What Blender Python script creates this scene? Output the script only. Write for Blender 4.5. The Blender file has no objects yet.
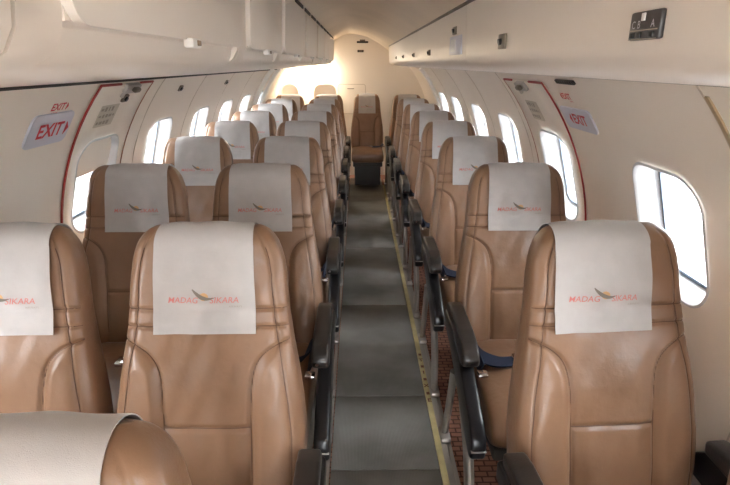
import bpy, bmesh, math, random
from mathutils import Vector, Matrix
from mathutils.geometry import delaunay_2d_cdt

random.seed(7)
S = bpy.context.scene
COL = S.collection
PI = math.pi
R = math.radians

# ------------------------------------------------------------------ materials
def mat(name, color, rough=.5, metal=0., bump=None, var=None, emis=None, spec=None, coat=0, sheen=0):
    m = bpy.data.materials.new(name); m.use_nodes = True
    nt = m.node_tree; b = nt.nodes['Principled BSDF']
    b.inputs['Base Color'].default_value = (*color, 1)
    b.inputs['Roughness'].default_value = rough
    b.inputs['Metallic'].default_value = metal
    if spec is not None: b.inputs['Specular IOR Level'].default_value = spec
    if coat: b.inputs['Coat Weight'].default_value = coat
    if sheen: b.inputs['Sheen Weight'].default_value = sheen
    if emis:
        b.inputs['Emission Color'].default_value = (*color, 1)
        b.inputs['Emission Strength'].default_value = emis
    tc = nt.nodes.new('ShaderNodeTexCoord')
    if var:   # (scale, amount) mottled colour
        n = nt.nodes.new('ShaderNodeTexNoise'); n.inputs['Scale'].default_value = var[0]
        n.inputs['Detail'].default_value = 5
        r = nt.nodes.new('ShaderNodeValToRGB')
        a = var[1]
        r.color_ramp.elements[0].position = .3; r.color_ramp.elements[1].position = .72
        r.color_ramp.elements[0].color = (*[c*(1-a) for c in color], 1)
        r.color_ramp.elements[1].color = (*[min(1, c*(1+a)) for c in color], 1)
        nt.links.new(tc.outputs['Object'], n.inputs['Vector'])
        nt.links.new(n.outputs['Fac'], r.inputs['Fac'])
        nt.links.new(r.outputs['Color'], b.inputs['Base Color'])
    if bump:  # list of (scale, strength)
        prev = None
        for sc, st in bump:
            n = nt.nodes.new('ShaderNodeTexNoise'); n.inputs['Scale'].default_value = sc
            n.inputs['Detail'].default_value = 4
            bp = nt.nodes.new('ShaderNodeBump'); bp.inputs['Strength'].default_value = st
            bp.inputs['Distance'].default_value = .01
            nt.links.new(tc.outputs['Object'], n.inputs['Vector'])
            nt.links.new(n.outputs['Fac'], bp.inputs['Height'])
            if prev: nt.links.new(prev.outputs['Normal'], bp.inputs['Normal'])
            prev = bp
        nt.links.new(prev.outputs['Normal'], b.inputs['Normal'])
    return m

M = {}
M['leather'] = mat('leather', (.245, .136, .079), .36, bump=[(14, .22), (40, .14), (420, .06)], var=(5, .10))
M['cloth'] = mat('cover_cloth', (.47, .44, .425), .9, bump=[(14, .25), (900, .15)], sheen=.2, var=(30, .03))
M['wall'] = mat('wall_panel', (.85, .77, .675), .42, var=(1.6, .03), bump=[(160, .015)])
M['ceil'] = mat('ceiling_panel', (.74, .62, .49), .55, var=(2.5, .06))
M['bin'] = mat('bin_plastic', (.80, .72, .64), .38, var=(2., .02))
M['door'] = mat('door_plastic', (.80, .73, .66), .36, var=(2., .02))
M['seam'] = mat('seam', (.58, .50, .41), .7)
M['gap'] = mat('dark_gap', (.03, .025, .022), .7)
M['reveal'] = mat('window_surround', (.60, .60, .60), .45)
M['gasket'] = mat('window_gasket', (.16, .20, .26), .5)
M['black'] = mat('black_plastic', (.008, .008, .010), .28, bump=[(300, .05)])
M['pad'] = mat('armrest_vinyl', (.024, .020, .018), .30, bump=[(260, .08)])
M['alu'] = mat('brushed_metal', (.52, .49, .46), .38, .85)
M['chrome'] = mat('chrome', (.82, .82, .84), .18, 1)
M['thread'] = mat('seam_thread', (.13, .066, .038), .7)
M['belt'] = mat('belt_webbing', (.011, .020, .048), .7, bump=[(700, .2)])
M['red'] = mat('red_letters', (.62, .03, .05), .5)
M['pink'] = mat('logo_red', (.60, .20, .18), .8)
M['redtape'] = mat('red_tape', (.36, .025, .02), .5)
M['brownline'] = mat('brown_line', (.42, .17, .10), .6)
M['signplate'] = mat('sign_plate', (.62, .62, .70), .35)
M['placard'] = mat('placard', (.60, .53, .43), .5)
M['inkgrey'] = mat('grey_ink', (.36, .31, .25), .6)
M['logogrey'] = mat('logo_grey', (.20, .17, .14), .8)
M['logoorange'] = mat('logo_orange', (.62, .36, .17), .8)
M['white'] = mat('white_ink', (.8, .8, .8), .5)
M['darkpanel'] = mat('service_panel', (.055, .05, .05), .35)
M['darkmetal'] = mat('dark_bronze', (.20, .16, .12), .45, .3)
M['yellow'] = mat('yellow_strip', (.66, .58, .30), .5, var=(18, .14))
M['rubber'] = mat('tread_rubber', (.05, .05, .05), .6)
M['seatpan'] = mat('seat_pan', (.05, .045, .04), .6)
M['ground'] = mat('apron_concrete', (.22, .217, .213), .9, var=(.9, .12))
M['lamp'] = mat('lamp_tube', (1., .86, .62), .5, emis=5.)
M['darkbrown'] = mat('brown_ink', (.26, .12, .07), .6)
M['tan'] = mat('tan_strip', (.45, .33, .20), .5)
M['white_frame'] = mat('white_frame', (.86, .84, .80), .4)

def carpet_mat():
    m = bpy.data.materials.new('woven_carpet'); m.use_nodes = True; nt = m.node_tree
    b = nt.nodes['Principled BSDF']; b.inputs['Roughness'].default_value = .95
    tc = nt.nodes.new('ShaderNodeTexCoord'); br = nt.nodes.new('ShaderNodeTexBrick')
    br.inputs['Scale'].default_value = 1
    br.inputs['Brick Width'].default_value = .052; br.inputs['Row Height'].default_value = .028
    br.inputs['Mortar Size'].default_value = .0035
    br.inputs['Color1'].default_value = (.42, .21, .15, 1); br.inputs['Color2'].default_value = (.34, .16, .11, 1)
    br.inputs['Mortar'].default_value = (.12, .055, .04, 1)
    nt.links.new(tc.outputs['Object'], br.inputs['Vector'])
    nt.links.new(br.outputs['Color'], b.inputs['Base Color'])
    return m
M['carpet'] = carpet_mat()

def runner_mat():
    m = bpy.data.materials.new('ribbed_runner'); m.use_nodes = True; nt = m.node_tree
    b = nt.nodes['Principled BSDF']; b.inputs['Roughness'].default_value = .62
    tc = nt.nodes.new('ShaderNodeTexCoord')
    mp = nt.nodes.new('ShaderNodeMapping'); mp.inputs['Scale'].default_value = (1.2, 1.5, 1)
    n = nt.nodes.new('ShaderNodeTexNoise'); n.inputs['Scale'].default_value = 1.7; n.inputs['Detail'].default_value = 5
    r = nt.nodes.new('ShaderNodeValToRGB')  # patchy wear, plus seat-gap daylight and shade painted into the tone
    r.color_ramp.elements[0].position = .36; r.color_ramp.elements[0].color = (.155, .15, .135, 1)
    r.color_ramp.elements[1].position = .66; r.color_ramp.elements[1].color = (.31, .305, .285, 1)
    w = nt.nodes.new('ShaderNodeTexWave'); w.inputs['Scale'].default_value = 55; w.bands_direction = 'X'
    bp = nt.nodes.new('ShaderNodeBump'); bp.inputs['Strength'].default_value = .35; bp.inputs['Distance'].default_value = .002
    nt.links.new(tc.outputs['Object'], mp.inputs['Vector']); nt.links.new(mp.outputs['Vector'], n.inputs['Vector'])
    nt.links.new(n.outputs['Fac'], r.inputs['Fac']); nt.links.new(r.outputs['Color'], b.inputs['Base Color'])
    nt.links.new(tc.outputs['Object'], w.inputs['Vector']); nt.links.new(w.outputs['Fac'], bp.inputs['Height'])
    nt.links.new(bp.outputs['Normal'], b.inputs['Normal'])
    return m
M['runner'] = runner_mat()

def glass_mat():
    m = bpy.data.materials.new('window_glass'); m.use_nodes = True; nt = m.node_tree
    for n in list(nt.nodes):
        if n.type == 'BSDF_PRINCIPLED': nt.nodes.remove(n)
    out = [n for n in nt.nodes if n.type == 'OUTPUT_MATERIAL'][0]
    t = nt.nodes.new('ShaderNodeBsdfTransparent'); t.inputs['Color'].default_value = (.95, .96, .97, 1)
    g = nt.nodes.new('ShaderNodeBsdfGlossy'); g.inputs['Roughness'].default_value = .03
    mx = nt.nodes.new('ShaderNodeMixShader'); mx.inputs['Fac'].default_value = .05
    nt.links.new(t.outputs[0], mx.inputs[1]); nt.links.new(g.outputs[0], mx.inputs[2])
    nt.links.new(mx.outputs[0], out.inputs['Surface'])
    return m
M['glass'] = glass_mat()

# ------------------------------------------------------------------ mesh helpers
def link(name, me, m=None, parent=None, smooth=40):
    if m is not None and not me.materials: me.materials.append(m)
    if smooth is not None:
        for p in me.polygons: p.use_smooth = True
        if smooth < 180: me.set_sharp_from_angle(angle=R(smooth))
    o = bpy.data.objects.new(name, me); COL.objects.link(o)
    if parent: o.parent = parent
    return o

def from_bm(name, bm, m, parent=None, smooth=40, recalc=True):
    if recalc: bmesh.ops.recalc_face_normals(bm, faces=bm.faces)
    me = bpy.data.meshes.new(name); bm.to_mesh(me); bm.free()
    return link(name, me, m, parent, smooth)

def pyd(name, v, f, m, parent=None, smooth=40):
    me = bpy.data.meshes.new(name); me.from_pydata([tuple(p) for p in v], [], f); me.update()
    return link(name, me, m, parent, smooth)

def empty(name, loc=(0, 0, 0)):
    o = bpy.data.objects.new(name, None); COL.objects.link(o); o.location = loc; o.empty_display_size = .1
    return o

def tag(o, label, cat, group=None):
    o['label'] = label; o['category'] = cat
    if group: o['group'] = group
    return o

def struct(o, label=None):
    o['kind'] = 'structure'
    if label: o['label'] = label
    return o

def bm_box(bm, c, s, bev=0, seg=2, rot=None):
    b2 = bmesh.new()
    bmesh.ops.create_cube(b2, size=1)
    bmesh.ops.scale(b2, vec=s, verts=b2.verts)
    if bev: bmesh.ops.bevel(b2, geom=list(b2.edges), offset=bev, segments=seg, profile=.5, affect='EDGES')
    if rot is not None: bmesh.ops.transform(b2, matrix=rot, verts=b2.verts)
    bmesh.ops.translate(b2, vec=c, verts=b2.verts)
    merge(bm, b2)

def merge(bm, b2):
    me = bpy.data.meshes.new('tmp'); b2.to_mesh(me); b2.free(); bm.from_mesh(me); bpy.data.meshes.remove(me)

def bm_prism(bm, pts, x0, x1, bev=0, seg=3, axis='X'):
    """closed polygon pts (a,b) extruded along axis."""
    b2 = bmesh.new()
    def mk(p, x):
        return {'X': (x, p[0], p[1]), 'Y': (p[0], x, p[1]), 'Z': (p[0], p[1], x)}[axis]
    A = [b2.verts.new(mk(p, x0)) for p in pts]; B = [b2.verts.new(mk(p, x1)) for p in pts]
    n = len(pts)
    b2.faces.new(A); b2.faces.new(B[::-1])
    for i in range(n): b2.faces.new((A[i], B[i], B[(i+1) % n], A[(i+1) % n]))
    bmesh.ops.recalc_face_normals(b2, faces=b2.faces)
    if bev: bmesh.ops.bevel(b2, geom=list(b2.edges), offset=bev, segments=seg, profile=.5, affect='EDGES', clamp_overlap=True)
    merge(bm, b2)

def bm_tube(bm, pts, r, n=10, flat=1.0):
    """round bar along a polyline (flat squashes it along X)."""
    pts = [Vector(p) for p in pts]; rings = []
    for i, p in enumerate(pts):
        t = (pts[min(i+1, len(pts)-1)] - pts[max(i-1, 0)]).normalized()
        a = Vector((1, 0, 0)) if abs(t.x) < .9 else Vector((0, 1, 0))
        u = t.cross(a).normalized(); w = t.cross(u).normalized()
        rings.append([bm.verts.new(p + u*r*math.cos(2*PI*k/n) + w*r*flat*math.sin(2*PI*k/n)) for k in range(n)])
    for a, b in zip(rings, rings[1:]):
        for k in range(n): bm.faces.new((a[k], a[(k+1) % n], b[(k+1) % n], b[k]))
    bm.faces.new(rings[0][::-1]); bm.faces.new(rings[-1])

def bm_ribbon(bm, pts, side, w, th=.002):
    """flat strap of width w along a polyline; side = width direction."""
    side = Vector(side).normalized(); P = [Vector(p) for p in pts]; prev = None
    first = None
    for i, p in enumerate(P):
        t = (P[min(i+1, len(P)-1)] - P[max(i-1, 0)]).normalized(); n = t.cross(side).normalized()
        q = [bm.verts.new(p + side*a*w/2 + n*b*th/2) for a, b in ((-1, -1), (1, -1), (1, 1), (-1, 1))]
        if prev:
            for k in range(4): bm.faces.new((prev[k], prev[(k+1) % 4], q[(k+1) % 4], q[k]))
        else: first = q
        prev = q
    bm.faces.new(first[::-1]); bm.faces.new(prev)

def text_mesh(body, size, shear=0, bold=0, align='CENTER'):
    cu = bpy.data.curves.new('t', 'FONT'); cu.body = body; cu.size = size; cu.align_x = align; cu.align_y = 'CENTER'
    cu.shear = shear; cu.resolution_u = 3; cu.offset = bold
    o = bpy.data.objects.new('t', cu); COL.objects.link(o)
    dg = bpy.context.evaluated_depsgraph_get()
    me = bpy.data.meshes.new_from_object(o.evaluated_get(dg))
    bpy.data.objects.remove(o); bpy.data.curves.remove(cu)
    me.materials.clear()
    return me

# ------------------------------------------------------------------ the cabin tube
CX, CZ, RR = -.1, .75, 1.05
Y0, Y1 = -1.7, 7.25
def cyl(y, a, r=RR):
    return Vector((CX + r*math.cos(R(a)), y, CZ + r*math.sin(R(a))))
ARC = RR*PI/180    # metres of arc per degree

def rrect(cy, ca, hw, hh, rad, n=7):
    """rounded rectangle in (y, arc metres)."""
    pts = []
    for qx, qy, a0 in ((1, 1, 0), (-1, 1, 90), (-1, -1, 180), (1, -1, 270)):
        for k in range(n+1):
            t = R(a0 + 90*k/n)
            pts.append((cy + qx*(hw-rad) + rad*math.cos(t), ca + qy*(hh-rad) + rad*math.sin(t)))
    return pts

def patch(name, y0, y1, a0, a1, holes, r, m, step_a=2.5, step_y=.35, th=0):
    """piece of the tube between two angles with openings cut out."""
    s0, s1 = a0*ARC, a1*ARC
    vs, es = [], []
    def loop(pts):
        b = len(vs); vs.extend(Vector(p) for p in pts)
        es.extend((b+i, b+(i+1) % len(pts)) for i in range(len(pts)))
    na = max(2, int(abs(a1-a0)/step_a)); ny = max(1, int((y1-y0)/step_y))
    out = [(y0+(y1-y0)*i/ny, s0) for i in range(ny)] + [(y1, s0+(s1-s0)*i/na) for i in range(na)] \
        + [(y1-(y1-y0)*i/ny, s1) for i in range(ny)] + [(y0, s1-(s1-s0)*i/na) for i in range(na)]
    loop(out)
    for h in holes: loop(h)
    def inside(p, poly):
        c = False; j = len(poly)-1
        for i in range(len(poly)):
            if (poly[i][1] > p[1]) != (poly[j][1] > p[1]) and p[0] < (poly[j][0]-poly[i][0])*(p[1]-poly[i][1])/(poly[j][1]-poly[i][1])+poly[i][0]: c = not c
            j = i
        return c
    for i in range(1, ny):
        for k in range(1, na):
            p = (y0+(y1-y0)*i/ny, s0+(s1-s0)*k/na)
            if not any(inside(p, h) for h in holes): vs.append(Vector(p))
    # rows of points beside the openings keep the curve smooth
    v2, _, f2, *_ = delaunay_2d_cdt(vs, es, [], 0, 1e-5)
    faces = []
    for f in f2:
        c = sum((v2[i] for i in f), Vector((0, 0)))/len(f)
        if not any(inside(c, h) for h in holes): faces.append(tuple(f))
    verts = [cyl(p[0], p[1]/ARC, r) for p in v2]
    bm = bmesh.new()
    bv = [bm.verts.new(v) for v in verts]
    for f in faces:
        fc = bm.faces.new([bv[i] for i in f])
        fc.normal_update()
        c = fc.calc_center_median(); ax = Vector((CX, c.y, CZ))
        if fc.normal.dot(ax - c) < 0: fc.normal_flip()
    o = from_bm(name, bm, m, None, 60, recalc=False)
    if th:
        md = o.modifiers.new('thickness', 'SOLIDIFY'); md.thickness = th; md.offset = -1
    return o

def arc_strip(bm, y0, y1, a0, a1, r0, r1, step=3, shift=0.):
    """thin solid band following the tube; shift slides its end along Y."""
    n = max(1, int(abs(a1-a0)/step)); rows = []
    for i in range(n+1):
        a = a0+(a1-a0)*i/n; d = shift*i/n
        rows.append([bm.verts.new(cyl(y0+d, a, r0)), bm.verts.new(cyl(y1+d, a, r0)), bm.verts.new(cyl(y1+d, a, r1)), bm.verts.new(cyl(y0+d, a, r1))])
    for p, q in zip(rows, rows[1:]):
        for k in range(4): bm.faces.new((p[k], p[(k+1) % 4], q[(k+1) % 4], q[k]))
    bm.faces.new(rows[0]); bm.faces.new(rows[-1][::-1])

# windows: (centre y, centre angle) per side
WIN_R = [1.415, 2.255, 3.03, 3.80, 4.68, 5.42, .64, -.14, -.92]
WIN_L = [2.12, 2.83, 3.58, 4.30, 5.05, 5.75, .72, -.06, -.84]
HW, HH, RAD = .165, .19, .085
AR = 16.
def wloop(y, ang, grow=0):
    return rrect(y, ang*ARC, HW+grow, HH+grow, RAD+grow)

hr = [wloop(y, AR, .004 if i == 1 else 0) for i, y in enumerate(WIN_R)]
hl = [wloop(y, 180-AR, .004 if i == 0 else 0) for i, y in enumerate(WIN_L)]
struct(patch('wall_right', Y0, Y1, -45.6, 60, hr, RR, M['wall']), 'cream curved cabin sidewall on the right with windows')
struct(patch('wall_left', Y0, Y1, 120, 225.6, hl, RR, M['wall']), 'cream curved cabin sidewall on the left with windows')

def window(idx, y, ang, r_in):
    lp = rrect(y, ang*ARC, HW, HH, RAD); n = len(lp)
    def ring(grow, r): return [cyl(p[0], p[1]/ARC, r) for p in rrect(y, ang*ARC, HW+grow, HH+grow, max(.03, RAD+grow))]
    rings = [ring(.012, r_in-.004), ring(.004, r_in-.006), ring(-.002, r_in-.001), ring(-.012, RR+.03), ring(-.022, RR+.065)]
    v = [p for rg in rings for p in rg]; f = []
    for k in range(len(rings)-1):
        for i in range(n):
            f.append((k*n+i, k*n+(i+1) % n, (k+1)*n+(i+1) % n, (k+1)*n+i))
    o = pyd('window_%d' % idx, v, f, M['reveal'], None, 50); struct(o)
    rg2 = [ring(-.022, RR+.060), ring(-.034, RR+.058), ring(-.034, RR+.07), ring(-.022, RR+.072)]
    v = [p for rg in rg2 for p in rg]; f = []
    for k in range(4):
        for i in range(n):
            f.append((k*n+i, k*n+(i+1) % n, ((k+1) % 4)*n+(i+1) % n, ((k+1) % 4)*n+i))
    g = pyd('window_gasket', v, f, M['gasket'], o, 50)
    p = ring(-.03, RR+.064)
    pyd('window_pane', p, [tuple(range(n))], M['glass'], o, None)
    rg3 = [ring(-.033, RR+.068), ring(-.040, RR+.14)]
    v = [p for rg in rg3 for p in rg]
    pyd('outer_frame', v, [(i, (i+1) % n, n+(i+1) % n, n+i) for i in range(n)], M['reveal'], o, 50)

def shade(o_name, y, ang, a_bot):
    lp = [p for p in rrect(y, ang*ARC, HW-.004, HH-.004, RAD) ]
    lim = a_bot*ARC
    lp = [(p[0], min(p[1], lim)) for p in lp]
    q = []
    for p in lp:
        if not q or (Vector(p)-Vector(q[-1])).length > 1e-4: q.append(p)
    v = [cyl(p[0], p[1]/ARC, RR+.012) for p in q] + [cyl(p[0], p[1]/ARC, RR+.018) for p in q]; n = len(q)
    f = [tuple(range(n)), tuple(range(2*n-1, n-1, -1))] + [(i, (i+1) % n, n+(i+1) % n, n+i) for i in range(n)]
    sh = pyd('window_shade', v, f, M['wall'], bpy.data.objects[o_name], 30); sh['label'] = 'half lowered cream window shade'
for i, y in enumerate(WIN_R): window(i+1, y, AR, RR if i != 1 else RR-.008)
for i, y in enumerate(WIN_L): window(i+10, y, 180-AR, RR if i != 0 else RR-.008)

shade('window_10', WIN_L[0], 180-AR, 162.3)

# emergency exit doors: a panel standing 8 mm proud of the sidewall
DR = (2.02, 2.55, -25, 40.5); DL = (1.89, 2.36, 139.8, 205)
DOOR1 = struct(patch('door_1', DR[0], DR[1], DR[2], DR[3], [wloop(WIN_R[1], AR)], RR-.008, M['wall'], th=.008, step_y=.15),
       'cream overwing exit door in the right sidewall outlined in red')
DOOR2 = struct(patch('door_2', DL[0], DL[1], DL[2], DL[3], [wloop(WIN_L[0], 180-AR)], RR-.008, M['wall'], th=.008, step_y=.15),
       'cream overwing exit door in the left sidewall outlined in red')
def outline(name, d, near_w, far_w, label):
    root = struct(empty(name, (0, 0, 0)), label)
    top, bot = (d[3], d[2]) if d[3] < 90 else (d[2], d[3])
    bm = bmesh.new(); arc_strip(bm, d[0]-near_w, d[0]+.002, top, bot, RR-.0095, RR-.004); from_bm('near_line', bm, M['redtape'], root)
    bm = bmesh.new(); arc_strip(bm, d[1]-.002, d[1]+far_w, top, bot, RR-.0095, RR-.004); from_bm('far_line', bm, M['brownline'], root)
    sg = .4 if top < 90 else -.4
    for ya, yb in ((d[0]-near_w, d[0]+.16), (d[1]-.13, d[1]+far_w)):
        bm = bmesh.new(); arc_strip(bm, ya, yb, top, top+sg, RR-.0095, RR-.004); from_bm('top_line', bm, M['redtape'], root)
outline('trim_1', DR, .0035, .003, 'red outline tape around the right exit door')
outline('trim_2', DL, .007, .006, 'red outline tape around the left exit door')

# vertical joints between the sidewall panels
tn = 3
for ys, a0, a1 in (([1.06, 2.66, 3.42, 4.2, 5.05, 5.8], -30, 42.5), ([1.12, 2.52, 3.22, 3.95, 4.7, 5.4], 138, 210)):
    for y in ys:
        bm = bmesh.new(); arc_strip(bm, y, y+.005, a0, a1, RR-.0015, RR+.004)
        struct(from_bm('trim_%d' % tn, bm, M['seam'])); tn += 1

# sidewall ribs around the cabin near the rear
for ys, a0, a1, w in ((5.72, -30, 42.5, .16), (5.98, 137.6, 205, .14), (5.50, 137.6, 205, .09)):
    bm = bmesh.new(); arc_strip(bm, ys, ys+w, a0, a1, RR-.03, RR+.004)
    struct(from_bm('trim_%d' % tn, bm, M['white_frame']), 'pale raised frame curving up the sidewall near the rear'); tn += 1

# ceiling: lofted profile from sidewall to sidewall
def spline(pts, n=8):
    out = []
    for i in range(len(pts)-1):
        p0, p1, p2, p3 = pts[max(0, i-1)], pts[i], pts[i+1], pts[min(len(pts)-1, i+2)]
        for k in range(n):
            t = k/n
            out.append(tuple(.5*(2*b+(c-a)*t+(2*a-5*b+4*c-d)*t*t+(3*b-a-3*c+d)*t**3) for a, b, c, d in zip(p0, p1, p2, p3)))
    out.append(pts[-1]); return out
cp = spline([(-.64, 1.64), (-.42, 1.745), (-.28, 1.80), (-.18, 1.85), (-.06, 1.865), (.12, 1.825), (.26, 1.755), (.36, 1.69), (.45, 1.63)])
v, f = [], []
for i, y in enumerate((Y0, Y1)): v += [(p[0], y, p[1]) for p in cp]
n = len(cp)
for i in range(n-1): f.append((i, i+1, n+i+1, n+i))
o = struct(pyd('ceiling', v, f, M['ceil'], None, 60), 'arched tan ceiling panel above the aisle')

# floor and rear bulkhead
bm = bmesh.new(); bm_box(bm, ((-.835+.635)/2, (Y0+Y1)/2, -.01), (1.47, Y1-Y0, .02))
struct(from_bm('floor', bm, M['carpet']), 'reddish brown woven carpet on the cabin floor')
pts = [(CX+(RR+.02)*math.cos(R(a)), CZ+(RR+.02)*math.sin(R(a))) for a in range(-45, 61, 5)] + [(p[0], p[1]+.03) for p in cp[::-1][2:-2:3]] \
    + [(CX+(RR+.02)*math.cos(R(a)), CZ+(RR+.02)*math.sin(R(a))) for a in range(120, 226, 5)]
bm = bmesh.new(); bm_prism(bm, pts, Y1, Y1+.04, axis='Y')
WREAR = struct(from_bm('wall_rear', bm, M['wall'], None, 30), 'cream rear bulkhead wall')
xs = (-.10, .33)  # unseen front wall added to cut daylight; doorway width sets how much enters
for nm, x0, x1, z0, z1 in (('left', -1.2, xs[0], -.02, 1.9), ('right', xs[1], 1.0, -.02, 1.9), ('top', xs[0], xs[1], 1.78, 1.9)):
    bm = bmesh.new(); bm_box(bm, ((x0+x1)/2, Y0-.02, (z0+z1)/2), (x1-x0, .03, z1-z0))
    struct(from_bm('wall_front' if nm == 'left' else 'wall_front_'+nm, bm, M['wall'], None, 30), 'unseen cream front bulkhead added to limit daylight, beside its doorway')
# raised rounded panel on the bulkhead
def rr_xz(x0, x1, z0, z1, rad, n=6, bottom=True):
    pts = []
    for cx, cz, a0, rd in ((x1-rad, z1-rad, 0, rad), (x0+rad, z1-rad, 90, rad)):
        for k in range(n+1): pts.append((cx+rd*math.cos(R(a0+90*k/n)), cz+rd*math.sin(R(a0+90*k/n))))
    if bottom:
        for cx, cz, a0, rd in ((x0+rad, z0+rad, 180, rad), (x1-rad, z0+rad, 270, rad)):
            for k in range(n+1): pts.append((cx+rd*math.cos(R(a0+90*k/n)), cz+rd*math.sin(R(a0+90*k/n))))
    else: pts += [(x0, z0), (x1, z0)]
    return pts

# ------------------------------------------------------------------ overhead bins, left
def left_profile(d=0.):
    # front face, lip and underside, then the hidden back that hugs the sidewall
    return [(-.283+d, 1.787), (-.292+d, 1.62), (-.296+d, 1.555), (-.300+d, 1.53), (-.312, 1.51), (-.335, 1.497), (-.38, 1.488), (-.50, 1.476), (-.70, 1.458), (-.872, 1.444),
            (-.862, 1.462), (-.80, 1.515), (-.70, 1.585), (-.56, 1.662), (-.42, 1.728)]
JL = [-.42, .49, 1.39, 2.07, 2.95, 3.78, 4.60, 5.45, 6.40]
LATCH = [.10, .95, 1.72, 2.53, 3.38, 4.15, 4.98, 5.9]
pos = ['nearest the camera, cut by the frame edge', 'second from the camera, above the left EXIT sign', 'third from the camera', 'fourth from the camera',
       'fifth from the camera', 'sixth from the camera', 'second from the rear bulkhead', 'rearmost of the left row']
for i in range(8):
    a, b = JL[i]+.003, JL[i+1]-.003
    root = empty('overhead_bin', (-.6, (a+b)/2, 1.45))
    tag(root, 'cream overhead bin on the left, ' + pos[i], 'overhead bin', 'overhead bins along the left side')
    inv = Matrix.Translation(-root.location)
    bm = bmesh.new()
    lpf = left_profile()
    rec = lpf[:2] + [(-.2955, 1.541), (-.311, 1.536), (-.314, 1.528), (-.316, 1.515), (-.323, 1.503)] + lpf[5:]
    bm_prism(bm, lpf, a, a+.075, axis='Y'); bm_prism(bm, rec, a+.075, b-.025, axis='Y'); bm_prism(bm, lpf, b-.025, b, axis='Y')
    bmesh.ops.transform(bm, matrix=inv, verts=bm.verts)
    body = from_bm('bin_body', bm, M['bin'], root, 35)
    # lift-up door, a rounded slab lying on the sloped front face
    bm = bmesh.new()
    z0, z1 = 1.538, 1.752; y0, y1 = a+.07, b-.02
    lp = rr_xz(y0, y1, z0, z1, .035)
    def fx(z): return -.283 - (1.787-z)*(.013/.232)
    A = [bm.verts.new((fx(z)+.012, y, z)) for y, z in lp]; B = [bm.verts.new((fx(z)-.004, y, z)) for y, z in lp]
    ctr = [bm.verts.new((fx(z)+.0145, y0+(y-y0)*(1-.03)+.015*(y1-y0), z0+(z-z0)*.94+.006)) for y, z in lp]
    k = len(lp)
    bm.faces.new(ctr)
    for q in range(k):
        bm.faces.new((A[q], A[(q+1) % k], ctr[(q+1) % k], ctr[q])); bm.faces.new((B[q], B[(q+1) % k], A[(q+1) % k], A[q]))
    bm.faces.new(B[::-1])
    bmesh.ops.transform(bm, matrix=inv, verts=bm.verts)
    door = from_bm('door', bm, M['door'], root, 30)
    bm = bmesh.new(); yl = LATCH[i]
    bm_box(bm, (fx(1.54)+.014, yl, 1.533), (.018, .050, .016), .004)
    bmesh.ops.transform(bm, matrix=inv, verts=bm.verts)
    lt = from_bm('latch', bm, M['white_frame'], door)
    bm = bmesh.new(); bm_box(bm, (fx(1.54)+.0235, yl+.004, 1.533), (.004, .018, .009), .0015)
    bmesh.ops.transform(bm, matrix=inv, verts=bm.verts)
    from_bm('latch_button', bm, M['darkmetal'], door)
    # dark slots along the top of the bin
    for q in range(2):
        c0 = a + (b-a)*(.06+.5*q); c1 = a+(b-a)*(.44+.5*q)
        bm = bmesh.new(); bm_box(bm, (fx(1.772)+.002, (c0+c1)/2, 1.7725), (.008, c1-c0, .016), .002)
        bmesh.ops.transform(bm, matrix=inv, verts=bm.verts)
        from_bm('vent_slot', bm, M['gap'], root)

# ------------------------------------------------------------------ overhead panels, right
rp = [(.358, 1.682), (.362, 1.58), (.364, 1.53), (.366, 1.512), (.374, 1.497), (.392, 1.487), (.43, 1.480), (.55, 1.470), (.662, 1.460),
      (.655, 1.478), (.60, 1.530), (.52, 1.590), (.43, 1.645)]
JR = [-.32, .42, 1.85, 3.32, 4.86, 6.40]
posr = ['cut by the top right corner', 'nearest the camera with the dark seat panel', 'carrying the grey placard', 'third in full view', 'rearmost of the row']
for i in range(5):
    a, b = JR[i]+.0015, JR[i+1]-.0015
    root = empty('overhead_console', (.5, (a+b)/2, 1.46))
    tag(root, 'smooth cream overhead console along the right side, ' + posr[i], 'overhead panel', 'overhead panels along the right side')
    bm = bmesh.new(); bm_prism(bm, rp, a, b, axis='Y')
    bmesh.ops.transform(bm, matrix=Matrix.Translation(-root.location), verts=bm.verts)
    from_bm('panel_body', bm, M['bin'], root, 35)
    bm = bmesh.new(); bm_box(bm, (.3615, (a+b)/2, 1.690), (.012, b-a, .010), .002)
    bmesh.ops.transform(bm, matrix=Matrix.Translation(-root.location), verts=bm.verts)
    from_bm('edge_molding', bm, M['darkmetal'], root)

XF = .363
def on_right(name, y, z, sy, sz, m, th=.008, bev=.003):
    root = empty(name, (XF, y, z)); bm = bmesh.new()
    bm_box(bm, (-th/2+.002, 0, 0), (th, sy, sz), bev)
    return root, from_bm('housing', bm, m, root)
def flat_text(body, size, origin, xdir, ydir, m, parent, name='lettering', bold=.0, shear=0):
    me = text_mesh(body, size, shear, bold)
    X, Y = Vector(xdir).normalized(), Vector(ydir).normalized(); O = Vector(origin)
    for v in me.vertices: v.co = O + X*v.co.x + Y*v.co.y
    me.update(); me.name = name
    return link(name, me, m, parent, None)
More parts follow.
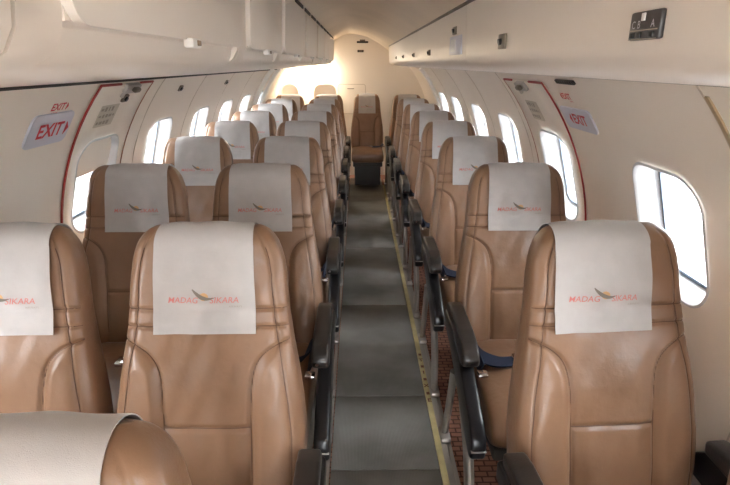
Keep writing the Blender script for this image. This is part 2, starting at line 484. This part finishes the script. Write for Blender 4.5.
# seat-letter panel near the camera
root, h = on_right('reading_light_panel', .692, 1.545, .073, .034, M['darkpanel'])
tag(root, 'dark reading light panel with seat letters on the right overhead panel near the camera', 'service panel', 'dark service panels overhead')
bm = bmesh.new()
for yy in (.024, .008, -.022): bm_box(bm, (-.007, yy, -.011), (.003, .011, .007), .001)
from_bm('button', bm, M['black'], root)
bm = bmesh.new(); bm_box(bm, (-.0065, .002, .010), (.002, .008, .009)); from_bm('white_mark', bm, M['white'], root)
for t, yy in (('C', .024), ('B', .011), ('A', -.022)):
    flat_text(t, .013, (-.0067, yy, .001), (0, -1, 0), (0, 0, 1), M['signplate'], root)
bm = bmesh.new()
for zz in (-.0055, -.016): bm_box(bm, (-.0063, 0, zz), (.001, .066, .0012))
from_bm('rule_line', bm, M['inkgrey'], root)
for y, z, sy, sz, lab in ((1.375, 1.552, .060, .036, 'small dark air outlet on the right overhead panel, nearest after the lettered one'),
                          (2.06, 1.615, .075, .028, 'small dark air outlet just above the grey placard'),
                          (2.78, 1.552, .075, .028, 'small dark air outlet beyond the grey placard'),
                          (3.55, 1.552, .08, .026, 'small dark air outlet, third from the rear on the right'),
                          (4.35, 1.552, .08, .026, 'small dark air outlet, second from the rear on the right'),
                          (5.15, 1.552, .08, .026, 'small dark air outlet, rearmost on the right overhead panels')):
    root, h = on_right('air_outlet', y, z, sy, sz, M['darkmetal'])
    tag(root, lab, 'air outlet', 'small dark air outlets')
    bm = bmesh.new(); bm_tube(bm, [(-.004, 0, 0), (-.013, 0, -.002)], .008, 12); from_bm('nozzle', bm, M['black'], root)
root, h = on_right('wall_placard', 2.03, 1.563, .23, .066, M['signplate'], .008, .004)
tag(root, 'pale grey rectangular placard on the right overhead panel', 'placard')
bm = bmesh.new(); bm_box(bm, (-.007, .03, 0), (.002, .10, .042), .001); from_bm('print_area', bm, M['white'], root)

# ------------------------------------------------------------------ fittings on the sidewalls
def frame_on_wall(y, a, r=RR):
    """matrix: local X along the aisle, local Y up the wall, local Z into the cabin."""
    o = cyl(y, a, r); n = Vector((CX-o.x, 0, CZ-o.z)).normalized()
    x = Vector((0, 1, 0)) if a > 90 else Vector((0, -1, 0))
    up = n.cross(x)
    return Matrix((( x.x, up.x, n.x, o.x), (x.y, up.y, n.y, o.y), (x.z, up.z, n.z, o.z), (0, 0, 0, 1)))
def local_plate(name, M4, w, h, th, rad, m, parent, off=(0, 0), shear=0):
    bm = bmesh.new(); lp = rr_xz(-w/2, w/2, -h/2, h/2, rad, 4)
    lp = [(x+off[0]+shear*y, y+off[1]) for x, y in lp]
    bm_prism(bm, lp, -.004, th, axis='Z')
    return from_bm(name, bm, m, parent, 30)
def wall_thing(name, y, a, label, cat, group=None, r=RR):
    root = empty(name); root.matrix_world = frame_on_wall(y, a, r); tag(root, label, cat, group); return root
def exit_text(root, size, z, mirror, y=0., x=0.):
    flat_text('EXIT', size, (x, y, z), (1, 0, 0), (0, 1, 0), M['red'], root, 'exit_lettering', bold=size*.026)
    d = -1 if mirror else 1
    bm = bmesh.new(); q = x + d*size*1.25
    bm_prism(bm, [(q, y+size*.36), (q+d*size*.30, y), (q, y-size*.36)], z-.0005, z+.0005, axis='Z')
    from_bm('arrow', bm, M['red'], root)
# left
s = wall_thing('exit_sign', 1.69, 148.2, 'pale EXIT sign plate with red letters on the left sidewall', 'sign', 'illuminated exit signs')
local_plate('sign_plate', None, .235, .118, .007, .022, M['signplate'], s); exit_text(s, .070, .0078, False, -.004, .0)
s = wall_thing('exit_decal', 1.69, 143.8, 'small red EXIT decal above the left exit sign', 'sign', 'small red exit decals')
exit_text(s, .038, .0012, False)
flat_text('SORTIE', .011, (-.01, -.022, .001), (1, 0, 0), (0, 1, 0), M['red'], s)
# right
s = wall_thing('exit_sign', 1.865, 32.5, 'pale EXIT sign plate with red letters on the right sidewall', 'sign', 'illuminated exit signs')
local_plate('sign_plate', None, .26, .092, .006, .018, M['signplate'], s); exit_text(s, .056, .0068, True, 0., .022)
s = wall_thing('exit_decal', 1.865, 37.6, 'small red EXIT decal above the right exit sign', 'sign', 'small red exit decals')
exit_text(s, .036, .0012, True)
flat_text('SORTIE', .010, (.02, -.020, .001), (1, 0, 0), (0, 1, 0), M['red'], s)
# instruction placards and latch handles belong to the doors
def door_part(name, y, a, door):
    root = empty(name); root.matrix_world = frame_on_wall(y, a, RR-.008); root.parent = door; return root
for y, a, side, door in ((2.065, 147.5, 'left', DOOR2), (2.33, 32.2, 'right', DOOR1)):
    Mw = frame_on_wall(y, a, RR-.008)
    bm = bmesh.new(); bm_prism(bm, rr_xz(-.075, .075, -.048, .048, .004, 4), -.004, .002, axis='Z'); bmesh.ops.transform(bm, matrix=Mw, verts=bm.verts)
    pl = from_bm('instruction_placard', bm, M['placard'], door, 30); pl['label'] = 'small beige instruction placard'
    bm = bmesh.new(); random.seed(3)
    for i in range(5):
        for k in range(3):
            if random.random() < .85: bm_box(bm, (-.058+.028*i, -.03+.03*k, .0024), (.008+.014*random.random(), .006+.014*random.random(), .001))
    bmesh.ops.transform(bm, matrix=Mw, verts=bm.verts); from_bm('pictogram_print', bm, M['inkgrey'], pl)
for y, a, door in ((2.155, 139.9, DOOR2), (2.30, 40.2, DOOR1)):
    Mw = frame_on_wall(y, a, RR-.008)
    bm = bmesh.new(); bm_prism(bm, rr_xz(-.065, .065, -.034, .006, .012, 4), -.004, .012, axis='Z')
    bm_box(bm, (-.055, -.03, .008), (.014, .05, .012), .004)
    bmesh.ops.transform(bm, matrix=Mw, verts=bm.verts); hd = from_bm('door_handle', bm, M['alu'], door, 30); hd['label'] = 'metal latch handle at the top of the door'
    bm = bmesh.new(); bm_box(bm, (.01, -.010, .020), (.05, .022, .020), .008, 3)
    bmesh.ops.transform(bm, matrix=Mw, verts=bm.verts); from_bm('grip', bm, M['darkmetal'], hd)
# little dark outlets on the left wall
for y, a, lab in ((2.15, 143.4, 'small dark square outlet on the left exit door below its handle'), (2.85, 143.2, 'small dark square outlet on the left wall beyond the exit door'),
                  (3.86, 143.4, 'small dark square outlet high on the left wall, farther from the exit door')):
    s = wall_thing('air_outlet', y, a, lab, 'air outlet', 'square outlets on the left wall', RR-.008 if y < 2.3 else RR)
    local_plate('housing', None, .045, .034, .007, .006, M['darkmetal'], s)
    bm = bmesh.new(); bm_tube(bm, [(0, 0, .006), (0, 0, .014)], .010, 12); from_bm('nozzle', bm, M['black'], s)
# black slot and tan strip high on the right wall
s = wall_thing('vent_grille', 1.78, 41.4, 'narrow black slot under the right overhead panel above the exit decal', 'vent')
local_plate('slot_frame', None, .16, .016, .006, .004, M['gap'], s)
bm = bmesh.new()
for q in range(8): bm_box(bm, (-.07+.02*q, 0, .0065), (.003, .012, .003))
from_bm('slat', bm, M['black'], s)
bm = bmesh.new(); arc_strip(bm, 1.045, 1.057, 31, 41, RR-.004, RR+.002)
struct(from_bm('trim_%d' % tn, bm, M['tan']), 'narrow tan strip at the top of the right sidewall'); tn += 1
# dark shadow gap between overhead units and the sidewalls
for a, nm in ((42.9, 'right'), (138.9, 'left')):
    bm = bmesh.new(); arc_strip(bm, Y0, 6.4, a-.22, a+.22, RR-.004, RR+.001)
    struct(from_bm('trim_%d' % tn, bm, M['gap']), 'dark joint under the %s overhead units' % nm); tn += 1

# ------------------------------------------------------------------ aisle floor
AX0, AX1 = -.112, .312
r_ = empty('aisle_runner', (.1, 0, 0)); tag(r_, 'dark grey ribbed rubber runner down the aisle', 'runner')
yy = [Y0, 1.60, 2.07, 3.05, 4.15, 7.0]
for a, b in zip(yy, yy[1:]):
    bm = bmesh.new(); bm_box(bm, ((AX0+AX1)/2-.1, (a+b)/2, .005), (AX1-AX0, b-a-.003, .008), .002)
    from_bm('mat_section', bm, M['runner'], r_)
st = empty('floor_path_strip', (.328, 0, 0)); tag(st, 'yellow floor path strip with brown letters along the right edge of the aisle', 'floor strip')
bm = bmesh.new(); bm_box(bm, (0, (Y0+6.55)/2, .006), (.029, 6.55-Y0, .010), .002); from_bm('strip', bm, M['yellow'], st)
for k, t in enumerate('EXIT'):
    y = 2.03 + k*.115
    flat_text(t, .036, (.0, y, .0118), (1, 0, 0), (0, 1, 0), M['darkbrown'], st, bold=.0012)
    bm = bmesh.new(); bm_box(bm, (0, y+.055, .0113), (.015, .020, .001)); from_bm('mark', bm, M['darkbrown'], st)
bm = bmesh.new(); bm_box(bm, (-.125, (Y0+6.55)/2, .009), (.016, 6.55-Y0, .014), .004)
tag(from_bm('floor_edging', bm, M['alu']), 'bright metal edging along the left side of the aisle runner', 'edging')
for x, lab in ((.358, 'metal seat track in the carpet right of the yellow strip'), (-.215, 'metal seat track under the left aisle seats')):
    t_ = empty('seat_track', (x, 0, 0)); tag(t_, lab, 'seat track', 'seat tracks')
    bm = bmesh.new(); bm_prism(bm, [(-.020, 0), (.020, 0), (.020, .012), (.006, .012), (.006, .006), (-.006, .006), (-.006, .012), (-.020, .012)], Y0, 6.9, axis='Y')
    from_bm('rail', bm, M['alu'], t_, 20)

# ------------------------------------------------------------------ seats
REC = R(15); AV = Vector((0, -math.sin(REC), -math.cos(REC))); NF = Vector((0, -math.cos(REC), math.sin(REC)))
TOPZ = 1.121; RID = .40      # ridge height, and its distance behind the seat origin
LB = .74
def interp(t, tab):
    for (a, b), (c, d) in zip(tab, tab[1:]):
        if t <= c:
            k = max(0, (t-a)/(c-a)); k = k*k*(3-2*k) if False else k
            return b+(d-b)*k
    return tab[-1][1]
WT = [(0, .126), (.004, .136), (.012, .148), (.024, .159), (.04, .169), (.06, .177), (.085, .184), (.12, .189), (.17, .192), (.22, .196), (.28, .204), (.36, .217), (.44, .228), (.52, .235), (.62, .234), (.68, .226), (.76, .205)]
def hw_(s): return interp(s, WT)
HT = .052
def ht_(s):
    t = HT + .018*min(1, max(0, (s-.1)/.3))
    if s < HT: t = HT*math.sqrt(max(0, 1-(1-s/HT)**2))
    return t
def smst(a, b, x):
    t = min(1, max(0, (x-a)/(b-a))); return t*t*(3-2*t)
def bol(s): return .106 + .088*math.exp(-(s-.283)/.032)
def relief(x, s):
    ax = abs(x); w = hw_(s); g = 0; h = 0
    def gr(d, wd=.0042, dp=.0055): return dp*math.exp(-(d/wd)**2)
    if ax < w: 
        g += gr(s-.203) + gr(s-.246)
    if s > .275:
        X = bol(s); dX = -.088/.032*math.exp(-(s-.283)/.032)
        d = (ax-X)/math.sqrt(1+dX*dX)
        g += gr(d, .0045, .0075)
        h += .013*smst(0, .028, d)*(1-smst(w-.06, w, ax)*.8)*smst(.28, .36, s)
        if d < 0: g += gr(s-.495, .006, .006)*smst(0, .006, -d)
        if d < 0: h += .010*math.exp(-((s-.60)/.09)**2)*smst(0, .05, -d)
    d = ax-(w-.030); g += gr(d, .0042, .0028)*smst(.008, .03, s)
    # soft headrest cushion
    h += .010*math.exp(-((s-.11)/.075)**2)*(1-(ax/w)**2 if ax < w else 0)
    wr = .0022*math.sin(x*31+s*17+.7)*math.sin(s*23-x*9) + .0012*math.sin(x*67+1.3)*math.sin(s*41+x*30)
    return h - g + wr*smst(.05, .12, s)
def lame(x, w, p=5.5):
    k = min(1, abs(x)/w); return (1-k**p)**(1/p)
def back_pt(x, s, n):   # seat-local point from lateral x, distance s down from the ridge, n towards the front
    return Vector((x, RID, TOPZ)) + AV*s + NF*n

def backrest_mesh():
    rows = []
    s = 0.; ss = [0, .0008, .003, .0065, .011, .016, .022, .029]
    s = .033
    while s < LB: ss.append(s); s += .0042
    ss.append(LB)
    NX, NB = 132, 34
    taus = [PI/2*math.sin(PI/2*(2*i/NX-1)*.62)/math.sin(PI/2*.62) for i in range(NX+1)]
    v, f = [], []
    for s in ss:
        w, t = hw_(s), ht_(s); fade = smst(0, .03, s)
        for i in range(NX+1):
            x = w*math.sin(taus[i]); y = t*lame(x, w)
            v.append(back_pt(x, s, y + relief(x, s)*fade*min(1, lame(x, w)*1.3)))
        for i in range(1, NB):
            x = w*math.sin(PI/2*(1-2*i/NB)); v.append(back_pt(x, s, -t*lame(x, w, 4)))
    N = NX+NB
    for r in range(len(ss)-1):
        for k in range(N): f.append((r*N+k, (r+1)*N+k, (r+1)*N+(k+1) % N, r*N+(k+1) % N))
    f.append(tuple(range(N))); e = (len(ss)-1)*N; f.append(tuple(range(e+N-1, e-1, -1)))
    me = bpy.data.meshes.new('backrest'); me.from_pydata([tuple(p) for p in v], [], f); me.update()
    return me

CW = .118; CS = .262; OFF = .0055
def cov_pt(x, q, lift=0.):
    """q: path length down the front (positive) from the ridge, negative over the back."""
    o = OFF + lift
    fl = 1 + .035*smst(.05, CS, q) - .03*smst(.0, .09, .09-abs(q))
    X = x*fl
    wav = .0013*math.sin(x*52+q*9)+.0011*math.sin(q*37+x*21) + .0020*smst(.2, CS, q)*math.sin(x*38+1)
    arc = PI/2*(HT+OFF); 
    if q > arc:
        s = HT + q-arc; n = ht_(s)*lame(min(abs(x), hw_(s)*.97), hw_(s)) + max(0, relief(x, s)) + o + wav*smst(arc, arc+.05, q)
        return back_pt(X, s, n)
    if q > -arc:
        th = (q/arc)*PI/2; rr = HT+o + .0012*math.sin(x*60)
        sag = .004*(x/CW)**2
        sE = max(0., HT-rr*math.cos(th))
        ex = max(0, relief(x, sE))*smst(0, .03, sE) if q > 0 else 0
        return back_pt(X, HT-rr*math.cos(th)+sag*smst(-arc, 0, -abs(q)), rr*math.sin(th)+ex)
    s = HT - q - arc; return back_pt(X, s, -ht_(s)-o)
def cover_mesh():
    qs = []; q = -.24; arc = PI/2*(HT+OFF); end = CS-HT+arc
    n = 70; NX = 34; v, f = [], []
    for i in range(n+1):
        q = -.24+(end+.24)*i/n
        for k in range(NX+1): v.append(cov_pt(-CW+2*CW*k/NX, q))
    for i in range(n):
        for k in range(NX): a = i*(NX+1)+k; f.append((a, a+1, a+NX+2, a+NX+1))
    me = bpy.data.meshes.new('headrest_cover'); me.from_pydata([tuple(p) for p in v], [], f); me.update()
    bm = bmesh.new(); bm.from_mesh(me)
    geo = bmesh.ops.solidify(bm, geom=list(bm.faces), thickness=.0016)
    bmesh.ops.recalc_face_normals(bm, faces=bm.faces); bm.to_mesh(me); bm.free()
    return me
QS = PI/2*(HT+OFF)-HT     # converts s to cover path length
LS = .180                 # height of the lettering line
def on_cover(me, x0, s0, m, name, parent, lift=.0034):
    bm = bmesh.new(); bm.from_mesh(me)
    bmesh.ops.triangulate(bm, faces=list(bm.faces))
    for v in bm.verts: v.co = cov_pt(x0+v.co.x, s0-v.co.y+QS, lift)
    me2 = bpy.data.meshes.new(name); bm.to_mesh(me2); bm.free()
    return link(name, me2, m, parent, None)
def poly_me(loops):
    bm = bmesh.new()
    for lp in loops: bm.faces.new([bm.verts.new((x, y, 0)) for x, y in lp])
    me = bpy.data.meshes.new('p'); bm.to_mesh(me); bm.free(); return me

def make_backrest(root):
    me = backrest_mesh(); bk = link('backrest', me, M['leather'], root, 180)
    bm = bmesh.new()
    def on_front(x, s): 
        w = hw_(s); return back_pt(x, s, ht_(s)*lame(x, w)+relief(x, s)*min(1, lame(x, w)*1.3)+.0009)
    def seam(pts): bm_tube(bm, [on_front(x, s) for x, s in pts], .00135, 6)
    for sv in (.203, .246):
        w = hw_(sv)*.985; seam([(-w+2*w*i/60, sv) for i in range(61)])
    for sg in (-1, 1):
        seam([(sg*min(bol(sv), hw_(sv)-.004), sv) for sv in [.277+.455*(i/70)**1.4 for i in range(71)]])
        seam([(sg*(hw_(sv)-.030), sv) for sv in [.055+.66*i/90 for i in range(91)]])
    seam([(-.104+.208*i/24, .495) for i in range(25)])
    from_bm('stitching', bm, M['thread'], bk, 60)
    c = link('headrest_cover', cover_mesh(), M['cloth'], root, 50)
    on_cover(text_mesh('MADAG', .0200, .18, .0001), -.049, LS, M['pink'], 'lettering', c)
    on_cover(text_mesh('SIKARA', .0200, .18, .0001), .047, LS, M['pink'], 'lettering', c)
    on_cover(text_mesh('AIRWAYS', .007, .0, 0), .072, LS+.0155, M['inkgrey'], 'lettering', c)
    # emblem: swept grey wings over an orange disc
    up, lo = [], []
    for k in range(13):
        t = k/12
        bx, by = -.024+.054*t, .031*(1-t)**2.2 + .012*t**2 - .004
        wd = .0050*math.sin(PI*min(1, t*1.05+.02))**.7*(1-.45*t)+.0005
        up.append((bx+wd*.35, by+wd)); lo.append((bx-wd*.35, by-wd))
    disc = [(.003+.0105*math.cos(2*PI*k/18), .009+.0095*math.sin(2*PI*k/18)) for k in range(18)]
    on_cover(poly_me([disc]), -.002, LS, M['logoorange'], 'emblem_disc', c, .0030)
    on_cover(poly_me([up+lo[::-1]]), -.002, LS, M['logogrey'], 'emblem_wing', c, .0040)
    return bk

def seat_bottom(root):
    # cushion: local y from the backrest foot to the rolled front edge
    y_b, y_f = .165, -.345
    pts = []
    prof = [(y_b, .355), (y_b, .462), (.05, .470), (-.10, .476), (-.22, .480), (-.29, .474), (-.33, .452), (-.345, .42), (-.338, .375), (-.31, .345), (-.24, .335), (0, .335)]
    prof = spline(prof, 3)
    W = .216; n = len(prof); NXc = 28; v, f = [], []
    for i in range(NXc+1):
        a = PI/2*(2*i/NXc-1); x = W*math.sin(a); k = lame(x, W*1.0001, 5)
        cy, cz = -.09, .405
        for y, z in prof:
            h = .006*math.cos(x/W*PI/2)*(1 if z > .44 else 0)
            g = -.004*math.exp(-((abs(x)-.150)/.005)**2)*(1 if z > .40 else 0)
            v.append((x, cy+(y-cy)*(1-(1-k)*.12), cz+(z-cz)*(.35+.65*k)+h+g))
    for i in range(NXc):
        for k in range(n): f.append((i*n+k, i*n+(k+1) % n, (i+1)*n+(k+1) % n, (i+1)*n+k))
    f.append(tuple(range(n-1, -1, -1))); f.append(tuple(range(NXc*n, NXc*n+n)))
    bm = bmesh.new(); bv = [bm.verts.new(p) for p in v]
    for q in f: bm.faces.new([bv[i] for i in q])
    from_bm('seat_cushion', bm, M['leather'], root, 80)
    bm = bmesh.new(); bm_box(bm, (0, -.06, .315), (.40, .50, .05), .012); from_bm('seat_pan', bm, M['seatpan'], root)
    bm = bmesh.new()
    for yb in (.02,): bm_tube(bm, [(-.205, yb, .30), (.205, yb, .30)], .017, 10)
    from_bm('cross_tube', bm, M['alu'], root)

def armrest(root, x):
    bm = bmesh.new()
    prof = [(.17, .592), (.175, .628), (.12, .638), (-.06, .634), (-.13, .622), (-.165, .603), (-.180, .578), (-.172, .553), (-.14, .545), (.0, .578)]
    bm_prism(bm, prof, x-.0285, x+.0285, .010, 3)
    a = from_bm('armrest', bm, M['pad'], root, 50)
    bm = bmesh.new()
    bm_prism(bm, [(.21, .56), (.21, .50), (.12, .49), (-.05, .54), (-.12, .555), (-.12, .59), (.16, .60)], x-.016, x+.016, .006, 2)
    from_bm('armrest_bracket', bm, M['black'], a)
    bm = bmesh.new(); bm_tube(bm, [(x-.010, -.181, .572), (x-.010, -.170, .574)], .006, 10); from_bm('recline_button', bm, M['chrome'], a)

def side_panel(root, x, sgn):
    xo = x+sgn*.012
    bm = bmesh.new()
    bm_prism(bm, [(.20, .585), (.04, .582), (-.12, .548), (-.22, .503), (-.32, .455), (-.362, .425), (-.372, .395), (-.366, .352), (-.345, .338), (-.25, .362), (-.10, .432), (.05, .498), (.20, .53)],
             xo-.024, xo+.024, .010, 3)
    p = from_bm('side_panel', bm, M['black'], root, 50)
    bm = bmesh.new(); bm_prism(bm, [(-.374, .386), (-.34, .386), (-.34, .381), (-.374, .381)], xo-.0235, xo+.0235, .0015, 1); from_bm('panel_trim', bm, M['alu'], p)

def leg(root, x, front):
    bm = bmesh.new()
    if front: pts = spline([(x, -.15, .40), (x, -.245, .31), (x, -.305, .20), (x, -.33, .10), (x, -.335, .022)], 5)
    else: pts = spline([(x, .04, .40), (x, .06, .32), (x, .11, .15), (x, .155, .022)], 5)
    bm_tube(bm, pts, .030 if front else .016, 12, .55 if front else .9)
    bm_box(bm, (x, pts[-1][1]-.01, .0245), (.042, .09, .022), .006)
    from_bm('leg', bm, M['alu'], root, 50)

def belt(root, sgn, xin):
    """lap strap lying across the cushion corner, its buckle end hanging at the arm."""
    bm = bmesh.new()
    x = sgn*.205
    pts = spline([(x, .15, .488), (x-sgn*.005, .06, .500), (x-sgn*.02, -.02, .503), (x-sgn*.07, -.055, .500), (x-sgn*.13, -.05, .500)], 5)
    bm_ribbon(bm, pts, (.45, .85, .12), .058, .006)
    b = from_bm('seat_belt', bm, M['belt'], root, 60)
    bm = bmesh.new(); bm_box(bm, (x-sgn*.155, -.045, .506), (.06, .05, .018), .005, 2); from_bm('buckle', bm, M['chrome'], b)
    bm = bmesh.new()
    pts = spline([(sgn*.208, .16, .500), (sgn*.208, .04, .512), (sgn*.210, -.09, .522), (sgn*.214, -.14, .526)], 5)
    bm_ribbon(bm, pts, (.4, 0, 1), .040, .004)
    b2 = from_bm('seat_belt', bm, M['belt'], root, 60)
    bm = bmesh.new(); bm_box(bm, (sgn*.216, -.165, .524), (.034, .034, .012), .004, 2)
    from_bm('tongue', bm, M['chrome'], b2)

def make_seat(name, arms, aisle, legs_x):
    root = empty(name)
    make_backrest(root) if not PROTO else copy_back(root)
    seat_bottom(root)
    for x in arms: armrest(root, x)
    if aisle:
        side_panel(root, aisle*.252, aisle)
    for x in legs_x:
        leg(root, x, True); leg(root, x, False)
    belt(root, aisle or 1, 0)
    return root
PROTO = []
def copy_tree(o, parent=None):
    c = o.copy(); COL.objects.link(c)
    if parent: c.parent = parent
    for ch in [q for q in o.children]: copy_tree(ch, c)
    return c
def copy_back(root):
    for ch in PROTO[0].children:
        if ch.name.split('.')[0] in ('backrest', 'headrest_cover'): copy_tree(ch, root)

XA, XW, XR = -.371, -.875, .626
aisle_seat = make_seat('passenger_seat', [.252, -.232], 1, [.245, -.10]); PROTO.append(aisle_seat)
window_seat = make_seat('passenger_seat', [], 0, [.17, .06])
right_seat = make_seat('passenger_seat', [-.258, .250], -1, [-.268, -.06])
rear_seat = make_seat('passenger_seat', [], 0, [])
ROW = lambda k: 1.235 + .80*k - RID
rowname = ['', 'nearest of those seen whole', 'second of those seen whole', 'third of those seen whole', 'fourth of those seen whole',
           'fifth from the front', 'third from the rear', 'next to last', 'rearmost']
used = set()
def place(proto, x, k, label, group):
    o = proto if proto.name not in used else copy_tree(proto)
    used.add(proto.name)
    o.location = (x, ROW(k), 0)
    tag(o, label, 'seat', group)
    return o
G = 'tan leather passenger seats'
place(aisle_seat, XA-.010, -.94, 'tan leather seat, only its top in view at the bottom left corner', G)
place(right_seat, XR+.005, -.93, 'tan leather seat, only one shoulder showing at the bottom right corner', G)
for k in range(8):
    place(aisle_seat, XA if k == 0 else -.380, k, 'tan leather aisle seat left of the runner, ' + rowname[k+1], G)
    q = place(right_seat, XR if k else .637, k, 'tan leather single seat right of the runner, ' + rowname[k+1], G)
    if k == 0:
        q.rotation_euler.z = R(4 if q.location.x > 0 else 0)
        for ch in q.children:
            if ch.name.startswith('headrest_cover'): ch.location.x = -.026
    q = place(window_seat, XW, k, 'tan leather window seat along the left wall, ' + rowname[k+1], G)
    if k == 0:
        q.rotation_euler.z = R(4 if q.location.x > 0 else 0)
        for ch in q.children:
            if ch.name.startswith('headrest_cover'): ch.location.x = .020
rs = place(rear_seat, .115, 7, 'tan leather middle seat at the end of the aisle, facing up the runner', G)
rs.location.y += .20; rs.scale = (.91, 1, 1)
bm = bmesh.new(); bm_box(bm, (0, -.02, .17), (.36, .36, .27), .01); from_bm('seat_base', bm, M['seatpan'], rs)

# ------------------------------------------------------------------ rear end
bm = bmesh.new(); bm_prism(bm, [(x, z+1.1) for x, z in rr_xz(-.27, .10, -.25, .135, .03)], Y1-.008, Y1+.002, axis='Y')
t = from_bm('access_hatch', bm, M['wall'], WREAR, 30); t['label'] = 'raised rounded hatch'
bm = bmesh.new()
lp = rr_xz(-.274, .104, -.254, .139, .034); l2 = rr_xz(-.266, .096, -.246, .131, .026)
for i in range(len(lp)):
    j = (i+1) % len(lp)
    q = [bm.verts.new((p[0], Y1-.0095, p[1]+1.1)) for p in (lp[i], lp[j], l2[j], l2[i])]; bm.faces.new(q)
from_bm('hatch_edge', bm, M['seam'], t, None)
bm = bmesh.new(); bm_box(bm, (-.10, Y1-.010, 1.18), (.09, .004, .012), .001); from_bm('catch', bm, M['inkgrey'], t)
for x0, x1, lab in ((-1.0, -.78, 'cream partition with rounded top at the rear behind the left window seats'), (-.58, -.29, 'cream partition with rounded top at the rear behind the left aisle seats')):
    bm = bmesh.new(); bm_prism(bm, rr_xz(x0, x1, 0.02, 1.25, .10, 8, False), 7.02, 7.06, .008, 2, axis='Y')
    tag(from_bm('partition', bm, M['wall'], None, 35), lab, 'partition', 'rear partitions')
t = empty('emergency_light', (.06, Y1, 1.765)); tag(t, 'dark bar shaped light high on the rear bulkhead', 'light')
bm = bmesh.new(); bm_box(bm, (0, -.014, 0), (.15, .03, .022), .005); from_bm('housing', bm, M['gap'], t)
bm = bmesh.new(); bm_box(bm, (0, -.010, .022), (.07, .02, .018), .004); from_bm('bracket', bm, M['darkmetal'], t)
t = empty('coat_hook', (.035, Y1, 1.655)); tag(t, 'small dark coat hook on the rear bulkhead below the bar light', 'hook')
bm = bmesh.new(); bm_box(bm, (0, -.004, 0), (.085, .01, .030), .004); from_bm('back_plate', bm, M['darkmetal'], t)
bm = bmesh.new()
for x in (-.028, .028): bm_tube(bm, [(x, -.008, -.002), (x, -.03, -.008), (x, -.036, .010)], .006, 8)
from_bm('hook', bm, M['gap'], t)
t = empty('ceiling_lamp', (-.62, 7.13, 1.56)); tag(t, 'glowing lamp behind the last left overhead bin washing the rear bulkhead', 'lamp')
bm = bmesh.new(); bm_box(bm, (0, 0, .02), (.34, .10, .03), .006); from_bm('housing', bm, M['white_frame'], t)
bm = bmesh.new(); bm_tube(bm, [(-.15, 0, -.012), (.15, 0, -.012)], .014, 12); from_bm('lamp_tube', bm, M['lamp'], t)
L = bpy.data.lights.new('rear_lamp_light', 'AREA'); L.shape = 'RECTANGLE'; L.size = .32; L.size_y = .1; L.energy = 2.8; L.color = (1, .90, .72)
lo = bpy.data.objects.new('rear_lamp_light', L); COL.objects.link(lo); lo.parent = t; lo.location = (0, .02, -.04); lo.rotation_euler = (R(10), 0, 0)

L2 = bpy.data.lights.new('rear_lamp_glow', 'POINT'); L2.shadow_soft_size = .05; L2.energy = 2.6; L2.color = (1, .90, .74)
lo = bpy.data.objects.new('rear_lamp_glow', L2); COL.objects.link(lo); lo.parent = t; lo.location = (.05, .0, -.06)

# ------------------------------------------------------------------ outside: the apron and the sky
bm = bmesh.new(); bmesh.ops.create_grid(bm, x_segments=1, y_segments=1, size=150); bmesh.ops.translate(bm, vec=(0, 0, -1.25), verts=bm.verts)
struct(from_bm('ground', bm, M['ground'], None, None), 'pale concrete apron outside the windows')
w = bpy.data.worlds.new('sky'); S.world = w; w.use_nodes = True
bg = w.node_tree.nodes['Background']; bg.inputs['Color'].default_value = (.93, .97, 1, 1); bg.inputs['Strength'].default_value = 9.0

# ------------------------------------------------------------------ camera
cam = bpy.data.cameras.new('camera'); co = bpy.data.objects.new('camera', cam); COL.objects.link(co)
FPX = 515.
cam.sensor_fit = 'HORIZONTAL'; cam.sensor_width = 36; cam.lens = FPX/730*36; cam.clip_start = .02; cam.clip_end = 500
th = math.atan(179/FPX); ps = math.atan(7/FPX*math.cos(th))
co.location = (0, 0, 1.5)
co.rotation_euler = (PI/2-th, 0, -ps)
S.camera = co
vs = S.view_settings
vs.view_transform = 'Standard'; vs.look = 'None'; vs.gamma = 1; vs.use_curve_mapping = False; vs.exposure = 1.85
